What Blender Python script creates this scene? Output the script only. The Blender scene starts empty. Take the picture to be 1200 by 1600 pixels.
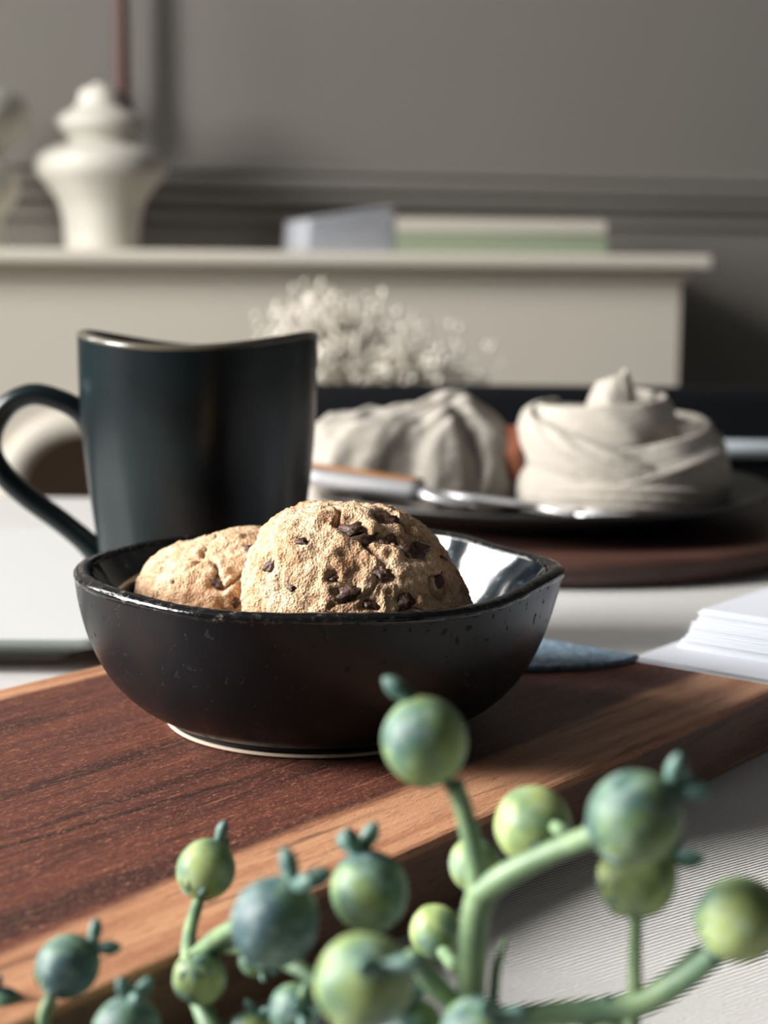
import bpy, bmesh, math, random
import numpy as np
from mathutils import Vector, Matrix, noise, Quaternion

scene = bpy.context.scene
COL = scene.collection
R = math.radians
PI = math.pi

# ------------------------------------------------------------------ camera
F = 2600.0                      # focal length in pixels of the 1200 x 1600 frame
H = 0.1525                      # eye height above the table top (z = 0 is the table cloth)
TILT, ROLL = R(8.53), R(0.5)
_up0 = Vector((0, math.sin(TILT), math.cos(TILT)))
FWD = Vector((0, math.cos(TILT), -math.sin(TILT)))
_x = Vector((1, 0, 0))
RIGHT = _x * math.cos(ROLL) + _up0 * math.sin(ROLL)
UP = _up0 * math.cos(ROLL) - _x * math.sin(ROLL)
CAM = Vector((0, 0, H))
cd = bpy.data.cameras.new('camera')
cd.sensor_fit = 'VERTICAL'
cd.sensor_height = 36.0
cd.sensor_width = 27.0
cd.lens = F / 1600 * 36
cd.clip_start = 0.01
cd.dof.use_dof = True
cd.dof.focus_distance = 0.432
cd.dof.aperture_fstop = 12.0
cam = bpy.data.objects.new('camera', cd)
COL.objects.link(cam)
m = Matrix((RIGHT, UP, -FWD)).transposed().to_4x4()
m.translation = CAM
cam.matrix_world = m
scene.camera = cam

# ------------------------------------------------------------------ world, daylight, exposure
world = bpy.data.worlds.new('world')
scene.world = world
world.use_nodes = True
bg = world.node_tree.nodes['Background']
bg.inputs[0].default_value = (0.75, 0.85, 1.0, 1)
bg.inputs[1].default_value = 1.0
WX = -2.30                                        # inner face of the window wall
PANES = [(-0.26, 0.66), (1.42, 1.84)]             # y ranges of the two window panes
WZ = (0.46, 2.08)
for y0, y1 in PANES:
    ld = bpy.data.lights.new('daylight', 'AREA')
    ld.shape = 'RECTANGLE'
    ld.size = WZ[1] - WZ[0]
    ld.size_y = y1 - y0
    ld.energy = 132 * (y1 - y0) / 0.5 * (1.0 if y0 < 1 else 0.4)   # second pane dimmed to keep the left of the back wall dark
    ld.spread = R(140)
    ld.color = (1.0, 0.982, 0.958)
    lo = bpy.data.objects.new('daylight', ld)
    COL.objects.link(lo)
    lo.location = (WX - 0.14, (y0 + y1) / 2, (WZ[0] + WZ[1]) / 2)
    lo.rotation_euler = (0, -PI / 2, 0)           # shines towards +x
scene.view_settings.view_transform = 'Standard'
scene.view_settings.look = 'None'
scene.view_settings.gamma = 1.0
scene.view_settings.use_curve_mapping = False
scene.view_settings.exposure = 0.0

# ------------------------------------------------------------------ helpers
def ray(u, v):
    return FWD + RIGHT * ((u - 600) / F) + UP * ((800 - v) / F)
def at_y(u, v, y):
    d = ray(u, v); return CAM + d * (y / d.y)
def on_z(u, v, z):
    d = ray(u, v); return CAM + d * ((z - H) / d.z)
def px(p):
    q = Vector(p) - CAM
    w = q.dot(FWD)
    return 600 + F * q.dot(RIGHT) / w, 800 - F * q.dot(UP) / w
def depth(p):
    return (Vector(p) - CAM).dot(FWD)

def mesh_obj(name, verts, faces, mat=None, parent=None, smooth=True):
    me = bpy.data.meshes.new(name)
    me.from_pydata([tuple(v) for v in verts], [], faces)
    me.update()
    if smooth:
        me.polygons.foreach_set('use_smooth', [True] * len(me.polygons))
    return link(name, me, mat, parent)
def link(name, me, mat=None, parent=None):
    o = bpy.data.objects.new(name, me)
    COL.objects.link(o)
    if mat is not None and len(me.materials) == 0:
        me.materials.append(mat)
    if parent is not None:
        o.parent = parent
    return o
def bm_obj(name, bm, mat=None, parent=None, smooth=False):
    me = bpy.data.meshes.new(name)
    bmesh.ops.recalc_face_normals(bm, faces=bm.faces)
    bm.to_mesh(me); bm.free()
    if smooth:
        me.polygons.foreach_set('use_smooth', [True] * len(me.polygons))
    return link(name, me, mat, parent)
def tag(o, label=None, cat=None, group=None, kind=None):
    if label: o['label'] = label
    if cat: o['category'] = cat
    if group: o['group'] = group
    if kind: o['kind'] = kind
    return o
def empty(name, loc, rz=0.0):
    o = bpy.data.objects.new(name, None)
    COL.objects.link(o)
    o.location = loc
    o.rotation_euler = (0, 0, rz)
    return o
def lathe(prof, seg=64, wob=None, close_top=False, close_bottom=False):
    vs, fs = [], []
    n = len(prof)
    for i, (r, z) in enumerate(prof):
        for k in range(seg):
            a = 2 * PI * k / seg
            rr, zz = (r, z) if wob is None else wob(a, r, z, i)
            vs.append((rr * math.cos(a), rr * math.sin(a), zz))
    for i in range(n - 1):
        for k in range(seg):
            k2 = (k + 1) % seg
            fs.append((i * seg + k, i * seg + k2, (i + 1) * seg + k2, (i + 1) * seg + k))
    if close_bottom: fs.append(tuple(reversed(range(seg))))
    if close_top: fs.append(tuple((n - 1) * seg + k for k in range(seg)))
    return vs, fs
def spline(pts, sub=8):
    """Catmull-Rom through pts (tuples of any length)."""
    P = [np.array(p, float) for p in pts]
    P = [2 * P[0] - P[1]] + P + [2 * P[-1] - P[-2]]
    out = []
    for i in range(1, len(P) - 2):
        a, b, c, d = P[i - 1:i + 3]
        for s in range(sub):
            t = s / sub
            out.append(0.5 * (2 * b + (c - a) * t + (2 * a - 5 * b + 4 * c - d) * t * t + (3 * b - a - 3 * c + d) * t ** 3))
    out.append(P[-2])
    return out
def tube(path, rad, seg=12, squash=1.0, cap=True, ref=Vector((0, 0, 1))):
    """path: list of Vector; rad: float or list. squash scales the section along the binormal."""
    path = [Vector(p) for p in path]
    n = len(path)
    rr = [rad] * n if not hasattr(rad, '__len__') else rad
    vs, fs = [], []
    prev = None
    for i, p in enumerate(path):
        t = (path[min(i + 1, n - 1)] - path[max(i - 1, 0)]).normalized()
        if prev is None:
            a = t.cross(ref)
            if a.length < 1e-3: a = t.cross(Vector((1, 0, 0)))
        else:
            a = prev - t * prev.dot(t)
        a.normalize(); prev = a
        b = t.cross(a)
        for k in range(seg):
            th = 2 * PI * k / seg
            vs.append(p + (a * math.cos(th) * squash + b * math.sin(th)) * rr[i])
    for i in range(n - 1):
        for k in range(seg):
            k2 = (k + 1) % seg
            fs.append((i * seg + k, i * seg + k2, (i + 1) * seg + k2, (i + 1) * seg + k))
    if cap:
        fs.append(tuple(reversed(range(seg))))
        fs.append(tuple((n - 1) * seg + k for k in range(seg)))
    return vs, fs
def box_bm(x0, x1, y0, y1, z0, z1, bevel=0.0, segs=2, bm=None):
    b = bm or bmesh.new()
    r = bmesh.ops.create_cube(b, size=1)
    for v in r['verts']:
        v.co = Vector((x0 + (v.co.x + .5) * (x1 - x0), y0 + (v.co.y + .5) * (y1 - y0), z0 + (v.co.z + .5) * (z1 - z0)))
    if bevel > 0:
        es = list({e for v in r['verts'] for e in v.link_edges})
        bmesh.ops.bevel(b, geom=es, offset=bevel, segments=segs, profile=0.5, affect='EDGES')
    return b
def poly_prism(pts, z0, z1, bevel=0.0, segs=2):
    b = bmesh.new()
    f = b.faces.new([b.verts.new((x, y, z0)) for x, y in pts])
    r = bmesh.ops.extrude_face_region(b, geom=[f])
    for g in r['geom']:
        if isinstance(g, bmesh.types.BMVert): g.co.z = z1
    bmesh.ops.recalc_face_normals(b, faces=b.faces)
    if bevel > 0:
        bmesh.ops.bevel(b, geom=[e for e in b.edges if abs(e.verts[0].co.z - e.verts[1].co.z) < 1e-6], offset=bevel, segments=segs, profile=0.5, affect='EDGES')
    return b

# ---- materials
class MatB:
    def __init__(s, name, color=(0.5, 0.5, 0.5), rough=0.6, **kw):
        s.m = bpy.data.materials.new(name)
        s.m.use_nodes = True
        s.nt = s.m.node_tree
        s.b = s.nt.nodes['Principled BSDF']
        s.b.inputs['Base Color'].default_value = (*color, 1)
        s.b.inputs['Roughness'].default_value = rough
        for k, v in kw.items():
            s.b.inputs[k.replace('_', ' ')].default_value = v
        s.bump_n = None
        s._co = None
    def node(s, t, **kw):
        n = s.nt.nodes.new(t)
        for k, v in kw.items(): setattr(n, k, v)
        return n
    def put(s, sock, val):
        if isinstance(val, bpy.types.NodeSocket): s.nt.links.new(val, sock)
        elif hasattr(val, '__len__') and len(val) == 3 and sock.type == 'RGBA': sock.default_value = (*val, 1)
        else: sock.default_value = val
    def co(s, scale=(1, 1, 1), rot=(0, 0, 0), loc=(0, 0, 0)):
        if s._co is None: s._co = s.node('ShaderNodeTexCoord').outputs['Object']
        mp = s.node('ShaderNodeMapping')
        mp.inputs['Scale'].default_value = scale
        mp.inputs['Rotation'].default_value = rot
        mp.inputs['Location'].default_value = loc
        s.put(mp.inputs['Vector'], s._co)
        return mp.outputs[0]
    def noise(s, scale, detail=4, rough=0.55, co=None, dist=0.0, color=False):
        n = s.node('ShaderNodeTexNoise')
        n.inputs['Scale'].default_value = scale
        n.inputs['Detail'].default_value = detail
        n.inputs['Roughness'].default_value = rough
        n.inputs['Distortion'].default_value = dist
        s.put(n.inputs['Vector'], co if co is not None else s.co())
        return n.outputs['Color' if color else 'Fac']
    def voronoi(s, scale, co=None, feature='F1', out='Distance'):
        n = s.node('ShaderNodeTexVoronoi', feature=feature)
        n.inputs['Scale'].default_value = scale
        s.put(n.inputs['Vector'], co if co is not None else s.co())
        return n.outputs[out]
    def ramp(s, fac, stops, interp='LINEAR'):
        n = s.node('ShaderNodeValToRGB')
        r = n.color_ramp
        r.interpolation = interp
        while len(r.elements) < len(stops): r.elements.new(0.5)
        for e, (p, c) in zip(r.elements, stops):
            e.position = p
            e.color = (*c, 1) if hasattr(c, '__len__') else (c, c, c, 1)
        s.put(n.inputs[0], fac)
        return n.outputs[0]
    def math(s, op, a, b=0.0, c=0.0, clamp=False):
        n = s.node('ShaderNodeMath', operation=op, use_clamp=clamp)
        s.put(n.inputs[0], a); s.put(n.inputs[1], b); s.put(n.inputs[2], c)
        return n.outputs[0]
    def mix(s, fac, a, b, mode='MIX'):
        n = s.node('ShaderNodeMix', data_type='RGBA', blend_type=mode)
        s.put(n.inputs[0], fac); s.put(n.inputs[6], a); s.put(n.inputs[7], b)
        return n.outputs[2]
    def xyz(s, co=None):
        n = s.node('ShaderNodeSeparateXYZ')
        s.put(n.inputs[0], co if co is not None else s.co())
        return n.outputs
    def smooth(s, v, lo, hi):
        n = s.node('ShaderNodeMapRange', interpolation_type='SMOOTHSTEP')
        s.put(n.inputs[0], v); n.inputs[1].default_value = lo; n.inputs[2].default_value = hi
        return n.outputs[0]
    def bump(s, h, strength=0.5, dist=0.001):
        n = s.node('ShaderNodeBump')
        n.inputs['Strength'].default_value = strength
        n.inputs['Distance'].default_value = dist
        s.put(n.inputs['Height'], h)
        if s.bump_n is not None: s.put(n.inputs['Normal'], s.bump_n)
        s.bump_n = n.outputs[0]
        s.put(s.b.inputs['Normal'], s.bump_n)
    def set(s, name, v): s.put(s.b.inputs[name], v)

def srgb(r, g, b):
    f = lambda c: (c / 255 / 12.92) if c / 255 <= 0.04045 else ((c / 255 + 0.055) / 1.055) ** 2.4
    return (f(r), f(g), f(b))

M = {}
# painted walls
a = MatB('wall_paint', srgb(138, 134, 127), 0.75)
a.bump(a.noise(180, 3), 0.12, 0.001)
M['wall'] = a.m
a = MatB('ceiling_paint', srgb(78, 77, 76), 0.9); M['ceiling'] = a.m
a = MatB('side_wall_paint', srgb(46, 47, 50), 0.85); M['sidewall'] = a.m
a = MatB('window_paint', srgb(225, 223, 218), 0.5); M['winpaint'] = a.m
a = MatB('floor_wood', srgb(95, 70, 52), 0.5)
a.set('Base Color', a.ramp(a.noise(3, 5, 0.6, a.co((1, 9, 1))), [(0.3, srgb(36, 27, 22)), (0.7, srgb(60, 46, 36))]))
M['floor'] = a.m
# pane of glass: clear, lets daylight through
gm = bpy.data.materials.new('window_glass'); gm.use_nodes = True
nt = gm.node_tree; nt.nodes.clear()
go = nt.nodes.new('ShaderNodeOutputMaterial'); gt = nt.nodes.new('ShaderNodeBsdfTransparent'); gg = nt.nodes.new('ShaderNodeBsdfGlossy'); gx = nt.nodes.new('ShaderNodeMixShader')
gx.inputs[0].default_value = 0.06; gg.inputs['Roughness'].default_value = 0.02
nt.links.new(gt.outputs[0], gx.inputs[1]); nt.links.new(gg.outputs[0], gx.inputs[2]); nt.links.new(gx.outputs[0], go.inputs[0])
M['glass'] = gm
# mantel
a = MatB('mantel_paint', srgb(240, 232, 217), 0.6)
a.bump(a.noise(90, 3), 0.1, 0.001); M['mantel'] = a.m
a = MatB('firebox', srgb(150, 130, 118), 0.9)
a.bump(a.noise(30, 4), 0.3, 0.004); M['firebox'] = a.m
a = MatB('white_ceramic', srgb(212, 208, 197), 0.6)
a.bump(a.noise(60, 3), 0.15, 0.002); M['ceramic'] = a.m
a = MatB('candle_wax', srgb(84, 52, 45), 0.55); M['candle'] = a.m
a = MatB('dark_iron', srgb(40, 34, 30), 0.5, Metallic=0.4); M['iron'] = a.m
a = MatB('book_green', srgb(148, 160, 134), 0.7); a.bump(a.noise(300, 2), 0.15, 0.001); M['book_green'] = a.m
a = MatB('book_cream', srgb(205, 198, 186), 0.7); M['book_cream'] = a.m
a = MatB('paper_edges', srgb(190, 193, 200), 0.8)
z = a.xyz()[2]
a.bump(a.math('SINE', a.math('MULTIPLY', z, 5200.0)), 0.5, 0.0004); M['paper_edges'] = a.m
a = MatB('paper', srgb(198, 201, 208), 0.7); M['paper'] = a.m
# black chair
a = MatB('black_leather', (0.004, 0.0045, 0.006), 0.6, Specular_IOR_Level=0.10)
a.bump(a.noise(240, 4), 0.25, 0.001); M['leather'] = a.m
a = MatB('black_lacquer', (0.010, 0.010, 0.012), 0.35); M['lacquer'] = a.m
a = MatB('glint_white', srgb(226, 236, 242), 0.3); M['bar_glint'] = a.m  # pale colour stands in for a gloss highlight on the chair
# table cloth: twill
a = MatB('tablecloth_twill', srgb(222, 220, 215), 0.9)
p = a.co(rot=(0, 0, R(-35)))
o3 = a.xyz(p)
wv = a.math('ADD', o3[1], a.math('MULTIPLY', a.math('SUBTRACT', a.noise(60, 3), 0.5), 0.0012))
rib = a.math('SINE', a.math('MULTIPLY', wv, 2 * PI / 0.00135))
cross = a.math('SINE', a.math('MULTIPLY', a.math('ADD', o3[0], a.math('MULTIPLY', wv, 0.6)), 2 * PI / 0.0011))
h = a.math('ADD', a.math('MULTIPLY', rib, 0.7), a.math('ADD', a.math('MULTIPLY', cross, 0.25), a.math('MULTIPLY', a.noise(900, 2), 0.7)))
a.bump(h, 0.9, 0.0005)
a.set('Base Color', a.mix(a.math('MULTIPLY_ADD', rib, 0.5, 0.5), srgb(190, 188, 184), srgb(224, 222, 218)))
M['cloth'] = a.m
a = MatB('table_wood', srgb(90, 64, 46), 0.5)
a.set('Base Color', a.ramp(a.noise(4, 5, 0.6, a.co((1, 12, 12))), [(0.3, srgb(70, 48, 34)), (0.7, srgb(112, 82, 58))])); M['table'] = a.m
# linen of the napkin
a = MatB('linen', srgb(160, 153, 143), 0.95)
w1 = a.math('SINE', a.math('MULTIPLY', a.xyz()[2], 5200.0)); w2 = a.math('SINE', a.math('MULTIPLY', a.xyz()[0], 5200.0))
a.bump(a.math('ADD', w1, w2), 0.25, 0.0003)
a.bump(a.noise(1.0, 4, 0.6, a.co((45, 45, 150), rot=(0.3, 0.5, 0.2))), 0.55, 0.004)
a.set('Sheen Weight', 0.1); M['linen'] = a.m
HALF_W = 0.0939
# acacia cutting board, local x along the grain
a = MatB('acacia_wood', (0.1, 0.03, 0.02), 0.5)
c1 = a.co((4.0, 55.0, 55.0))
g1 = a.noise(1.0, 6, 0.62, c1, 0.6)
g2 = a.noise(1.0, 3, 0.6, a.co((22.0, 420.0, 300.0)), 0.4)
g3 = a.noise(1.0, 3, 0.6, a.co((420.0, 2100.0, 1500.0)), 1.6)
g4 = a.noise(1.0, 2, 0.6, a.co((150.0, 1500.0, 900.0)), 0.8)
heart = a.ramp(g1, [(0.27, srgb(32, 16, 14)), (0.42, srgb(64, 32, 25)), (0.52, srgb(94, 50, 37)), (0.62, srgb(70, 36, 28)), (0.78, srgb(122, 72, 52))])
sap = a.ramp(g1, [(0.25, srgb(116, 72, 50)), (0.42, srgb(160, 110, 80)), (0.55, srgb(182, 134, 100)), (0.8, srgb(200, 154, 118))])
yy = a.xyz()[1]
wob = a.math('MULTIPLY', a.math('SUBTRACT', a.noise(1.0, 4, 0.55, a.co((7.0, 16.0, 16.0))), 0.5), 0.022)
yw = a.math('ADD', yy, wob)
front = a.smooth(yw, -0.0635, -0.069)
back = a.smooth(yw, 0.080, 0.0835)
col = a.mix(a.math('MAXIMUM', front, back), heart, sap)
# one dark pith crack
xx = a.xyz()[0]
ln = a.math('ADD', a.math('MULTIPLY_ADD', xx, 0.112, yy), a.math('MULTIPLY', a.math('SUBTRACT', a.noise(1.0, 3, 0.6, a.co((40.0, 4.0, 4.0))), 0.5), 0.004))
ck = a.math('SUBTRACT', 1.0, a.smooth(a.math('ABSOLUTE', a.math('ADD', ln, 0.0490)), 0.0004, 0.0016))
ck = a.math('MULTIPLY', ck, a.math('SUBTRACT', 1.0, a.smooth(xx, -0.20, -0.155)))
col = a.mix(a.math('MULTIPLY', ck, 0.85), col, srgb(24, 14, 12))
col = a.mix(a.smooth(g2, 0.60, 0.78), col, a.mix(0.35, col, srgb(190, 124, 90)))
col = a.mix(a.math('MULTIPLY', a.smooth(g3, 0.54, 0.68), 0.75), col, a.mix(0.6, col, srgb(214, 150, 118)))
col = a.mix(a.math('MULTIPLY', a.smooth(g4, 0.46, 0.30), 0.6), col, a.mix(0.7, col, srgb(30, 13, 11)))
col = a.mix(a.math('MULTIPLY', a.smooth(g2, 0.46, 0.28), 0.55), col, srgb(34, 16, 13))
# front side face darkened: its shade is put into the wood colour
side_shade = a.math('MULTIPLY', a.smooth(yy, -HALF_W + 0.0006, -HALF_W + 0.0001), 0.75)
col = a.mix(side_shade, col, srgb(44, 28, 26))
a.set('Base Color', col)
a.set('Roughness', a.math('MULTIPLY_ADD', g3, 0.3, 0.45))
a.set('Specular IOR Level', 0.35)
a.bump(a.math('ADD', a.math('MULTIPLY', g4, 0.5), g3), 0.5, 0.0005)
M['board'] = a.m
# dark round serving board
a = MatB('walnut', srgb(90, 58, 48), 0.5)
a.set('Base Color', a.ramp(a.noise(1.0, 5, 0.6, a.co((6, 50, 50))), [(0.3, srgb(48, 30, 26)), (0.7, srgb(92, 60, 49))]))
M['walnut'] = a.m
# stoneware: bowl, mug, plate
a = MatB('black_glaze', (0.010, 0.010, 0.012), 0.32)
sp = a.noise(260, 3, 0.6)
blot = a.noise(38, 4, 0.6)
cb = a.ramp(blot, [(0.3, (0.002, 0.002, 0.0025)), (0.55, (0.004, 0.0045, 0.006)), (0.75, (0.010, 0.007, 0.006))])
a.set('Base Color', cb)
pit = a.smooth(a.noise(330, 2, 0.5), 0.63, 0.70)
a.set('Roughness', a.math('ADD', a.math('MULTIPLY_ADD', blot, 0.25, 0.20), a.math('MULTIPLY', pit, 0.3)))
a.bump(a.math('SUBTRACT', a.math('MULTIPLY', sp, 0.12), pit), 0.22, 0.0004)
a.set('Specular IOR Level', 0.26)
M['glaze'] = a.m
a = MatB('black_glaze_inside', (0.010, 0.012, 0.015), 0.10, Coat_Weight=0.6, Coat_Roughness=0.05)
n1 = a.noise(180, 4, 0.65)
a.set('Base Color', a.ramp(n1, [(0.45, (0.006, 0.008, 0.010)), (0.62, (0.014, 0.02, 0.024)), (0.72, (0.09, 0.11, 0.12))]))
a.bump(a.noise(60, 3), 0.2, 0.001); M['glaze_in'] = a.m
a = MatB('rim_glaze', (0.02, 0.02, 0.02), 0.3)
n1 = a.noise(420, 4, 0.7)
a.set('Base Color', a.ramp(n1, [(0.50, (0.004, 0.004, 0.005)), (0.62, (0.02, 0.018, 0.016)), (0.76, srgb(140, 130, 112))]))
a.set('Roughness', a.ramp(n1, [(0.48, 0.10), (0.75, 0.45)]))
a.bump(n1, 0.28, 0.0005); M['rim'] = a.m
a = MatB('raw_clay', srgb(196, 176, 156), 0.9); M['clay'] = a.m
a = MatB('teal_black_glaze', (0.012, 0.017, 0.019), 0.28, Specular_IOR_Level=0.30)
n1 = a.noise(26, 3, 0.5)
a.set('Base Color', a.ramp(n1, [(0.35, (0.0024, 0.0044, 0.0058)), (0.65, (0.005, 0.0115, 0.0125))]))
a.bump(a.noise(40, 3), 0.12, 0.002); M['mug'] = a.m
a = MatB('mug_rim', srgb(78, 72, 62), 0.2); M['mugrim'] = a.m
a = MatB('dark_stoneware', (0.008, 0.0075, 0.008), 0.45)
a.bump(a.noise(120, 3), 0.15, 0.001); M['plate'] = a.m
a = MatB('pale_stoneware', srgb(190, 191, 189), 0.5); M['palestone'] = a.m
a = MatB('stoneware_edge', srgb(120, 130, 126), 0.5); M['stone_edge'] = a.m
a = MatB('steel', (0.82, 0.82, 0.84), 0.42, Metallic=0.85); M['steel'] = a.m
a = MatB('knife_wood', srgb(150, 98, 56), 0.4)
a.set('Base Color', a.ramp(a.noise(1.0, 4, 0.6, a.co((30, 200, 200))), [(0.3, srgb(110, 66, 36)), (0.7, srgb(182, 126, 76))])); M['knifewood'] = a.m
a = MatB('ring_wood', srgb(140, 84, 58), 0.5)
a.set('Base Color', a.ramp(a.noise(60, 4), [(0.3, srgb(112, 62, 42)), (0.7, srgb(154, 94, 66))])); M['ringwood'] = a.m
a = MatB('slate_felt', srgb(84, 104, 124), 0.95)
n1 = a.noise(420, 4, 0.7)
a.set('Base Color', a.ramp(n1, [(0.35, srgb(76, 94, 110)), (0.65, srgb(136, 158, 174))]))
a.bump(n1, 0.9, 0.0012); M['felt'] = a.m
# cookie
a = MatB('cookie', srgb(200, 160, 112), 0.9)
n1 = a.noise(95, 5, 0.62); n2 = a.noise(650, 4, 0.7)
c = a.ramp(n1, [(0.28, srgb(164, 122, 88)), (0.45, srgb(204, 168, 132)), (0.60, srgb(224, 194, 160)), (0.78, srgb(194, 152, 116))])
c = a.mix(a.math('MULTIPLY', a.smooth(n2, 0.56, 0.36), 0.6), c, srgb(150, 100, 62))
c = a.mix(a.math('MULTIPLY', a.smooth(a.noise(160, 2), 0.66, 0.74), 0.5), c, srgb(190, 106, 62))
a.set('Base Color', c)
a.set('Subsurface Weight', 0.08); a.b.inputs['Subsurface Radius'].default_value = (0.004, 0.002, 0.001)
vv = a.voronoi(1500)
a.bump(a.math('ADD', n2, a.math('MULTIPLY', vv, 0.5)), 0.9, 0.0009)
M['cookie'] = a.m
a = MatB('chocolate', srgb(62, 40, 32), 0.45)
n1 = a.noise(500, 4, 0.7)
a.set('Base Color', a.ramp(n1, [(0.35, srgb(40, 24, 19)), (0.62, srgb(84, 56, 44)), (0.8, srgb(150, 116, 88))]))
a.bump(n1, 0.8, 0.0008); M['choc'] = a.m
# berries
a = MatB('berry_skin', srgb(110, 140, 90), 0.38, Specular_IOR_Level=0.4)
oi = a.node('ShaderNodeObjectInfo').outputs['Random']
tc = a.node('ShaderNodeTexCoord').outputs['Object']
off = a.node('ShaderNodeVectorMath', operation='ADD')
cmb = a.node('ShaderNodeCombineXYZ'); a.put(cmb.inputs[0], a.math('MULTIPLY', oi, 70.0)); a.put(cmb.inputs[1], a.math('MULTIPLY', oi, 31.0))
a.put(off.inputs[0], tc); a.put(off.inputs[1], cmb.outputs[0])
n1 = a.noise(0.75, 2, 0.5, off.outputs[0]); n2 = a.noise(2.2, 5, 0.6, off.outputs[0])
bias = a.node('ShaderNodeSeparateColor'); a.put(bias.inputs[0], a.node('ShaderNodeObjectInfo').outputs['Color'])
mixv = a.math('ADD', n1, a.math('MULTIPLY', a.math('SUBTRACT', bias.outputs[0], 0.5), 0.42))
c = a.ramp(mixv, [(0.30, srgb(150, 164, 102)), (0.43, srgb(112, 134, 86)), (0.53, srgb(82, 110, 88)), (0.70, srgb(58, 82, 86))])
c = a.mix(a.math('MULTIPLY', a.smooth(n2, 0.46, 0.70), 0.45), c, srgb(156, 178, 164))
a.set('Base Color', c)
a.set('Roughness', a.math('MULTIPLY_ADD', n2, 0.35, 0.36))
a.bump(n1, 0.15, 0.002)
a.set('Subsurface Weight', 0.04); a.b.inputs['Subsurface Radius'].default_value = (0.001, 0.002, 0.0006)
M['berry'] = a.m
a = MatB('stem_green', srgb(112, 146, 108), 0.5)
n1 = a.noise(90, 3)
a.set('Base Color', a.ramp(n1, [(0.35, srgb(84, 112, 86)), (0.65, srgb(132, 156, 114))])); M['stem'] = a.m
a = MatB('sepal_green', srgb(90, 124, 112), 0.55)
n1 = a.noise(3, 3)
a.set('Base Color', a.ramp(n1, [(0.35, srgb(48, 80, 74)), (0.65, srgb(104, 136, 124))])); M['sepal'] = a.m
a = MatB('dried_flower', srgb(220, 213, 201), 0.95); M['flower'] = a.m
a = MatB('dried_stem', srgb(150, 140, 120), 0.9); M['dstem'] = a.m

# ------------------------------------------------------------------ the room
FZ, CZ = -0.75, 2.30
PHI = R(17)
WO = Vector((0, 2.80, 0))
EX = Vector((math.cos(PHI), math.sin(PHI), 0)); EY = Vector((-math.sin(PHI), math.cos(PHI), 0))
def on_wall(u, v, ey):
    """hit of the pixel's ray with the plane ey metres off the back wall -> (along wall, height)"""
    d = ray(u, v)
    t = (ey + (WO - CAM).dot(EY)) / d.dot(EY)
    p = CAM + d * t
    return (p - WO).dot(EX), p.z
def structure(name, bm, mat, loc=None, rz=0.0):
    o = bm_obj(name, bm, mat); o['kind'] = 'structure'
    if loc is not None: o.location = loc; o.rotation_euler = (0, 0, rz)
    return o
structure('floor', box_bm(-2.5, 2.6, -1.8, 4.2, FZ - 0.05, FZ), M['floor'])
structure('ceiling', box_bm(-2.5, 2.6, -1.8, 4.2, CZ, CZ + 0.05), M['ceiling'])
structure('wall_right', box_bm(2.4, 2.5, -1.7, 4.2, FZ, CZ), M['sidewall'])
structure('wall_front', box_bm(WX, 2.4, -1.7, -1.6, FZ, CZ), M['sidewall'])
structure('wall_back', box_bm(-2.45, 2.65, 0.0, 0.1, FZ, CZ), M['wall'], WO, PHI)
wy0, wy1 = PANES[0][0] - 0.05, PANES[1][1] + 0.05
b = box_bm(WX - 0.12, WX, -1.6, wy0, FZ, CZ)
box_bm(WX - 0.12, WX, wy1, 4.0, FZ, CZ, bm=b)
box_bm(WX - 0.12, WX, wy0, wy1, FZ, WZ[0] - 0.05, bm=b)
box_bm(WX - 0.12, WX, wy0, wy1, WZ[1] + 0.05, CZ, bm=b)
structure('wall_left', b, M['sidewall'])
win = empty('window_1', (WX - 0.06, 0, 0)); win['kind'] = 'structure'
def wbar(name, y0, y1, z0, z1, x0=-0.03, x1=0.03, mat='winpaint'):
    return bm_obj(name, box_bm(x0, x1, y0, y1, z0, z1, 0.004 if mat != 'glass' else 0), M[mat], win)
wbar('frame', wy0, PANES[0][0], WZ[0] - 0.05, WZ[1] + 0.05)
wbar('frame', PANES[1][1], wy1, WZ[0] - 0.05, WZ[1] + 0.05)
wbar('frame', PANES[0][0], PANES[1][1], WZ[0] - 0.05, WZ[0])
wbar('frame', PANES[0][0], PANES[1][1], WZ[1], WZ[1] + 0.05)
wbar('mullion', PANES[0][1], PANES[1][0], WZ[0], WZ[1])
for y0, y1 in PANES: wbar('pane', y0, y1, WZ[0], WZ[1], -0.004, 0.0, 'glass')
wbar('sill', wy0 - 0.05, wy1 + 0.05, WZ[0] - 0.08, WZ[0] - 0.05, -0.06, 0.14)

# chair rail: stepped mouldings along the back wall
def rail(vt, vb, out, nm, u=620):
    _, zt = on_wall(u, vt, -out); _, zb = on_wall(u, vb, -out)
    bmr = box_bm(-2.4, 2.6, -out, 0.0, zb, zt, min(0.006, (zt - zb) * 0.3))
    structure(nm, bmr, M['wall'], WO, PHI)
rail(262, 276, 0.016, 'trim_1')
rail(280, 300, 0.030, 'trim_2')
rail(304, 322, 0.020, 'trim_3')
rail(336, 350, 0.012, 'trim_4')

# ------------------------------------------------------------------ fireplace mantel
mant = empty('fireplace_mantel', (WO.x, WO.y, FZ), PHI)
tag(mant, 'cream painted fireplace mantel with overhanging shelf and rounded dark opening', 'fireplace')
def zl(z): return z - FZ
FE = -0.24
mx1, _ = on_wall(1062, 500, FE)
_, zs0 = on_wall(600, 416, FE - 0.05)
_, zs1 = on_wall(600, 394, FE - 0.05)
ax0, _ = on_wall(14, 720, FE); ax1, _ = on_wall(600, 720, FE); _, azt = on_wall(200, 658, FE)
mx0 = ax0 - (mx1 - ax1)
sx1, _ = on_wall(1115, 408, FE - 0.05)
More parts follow.
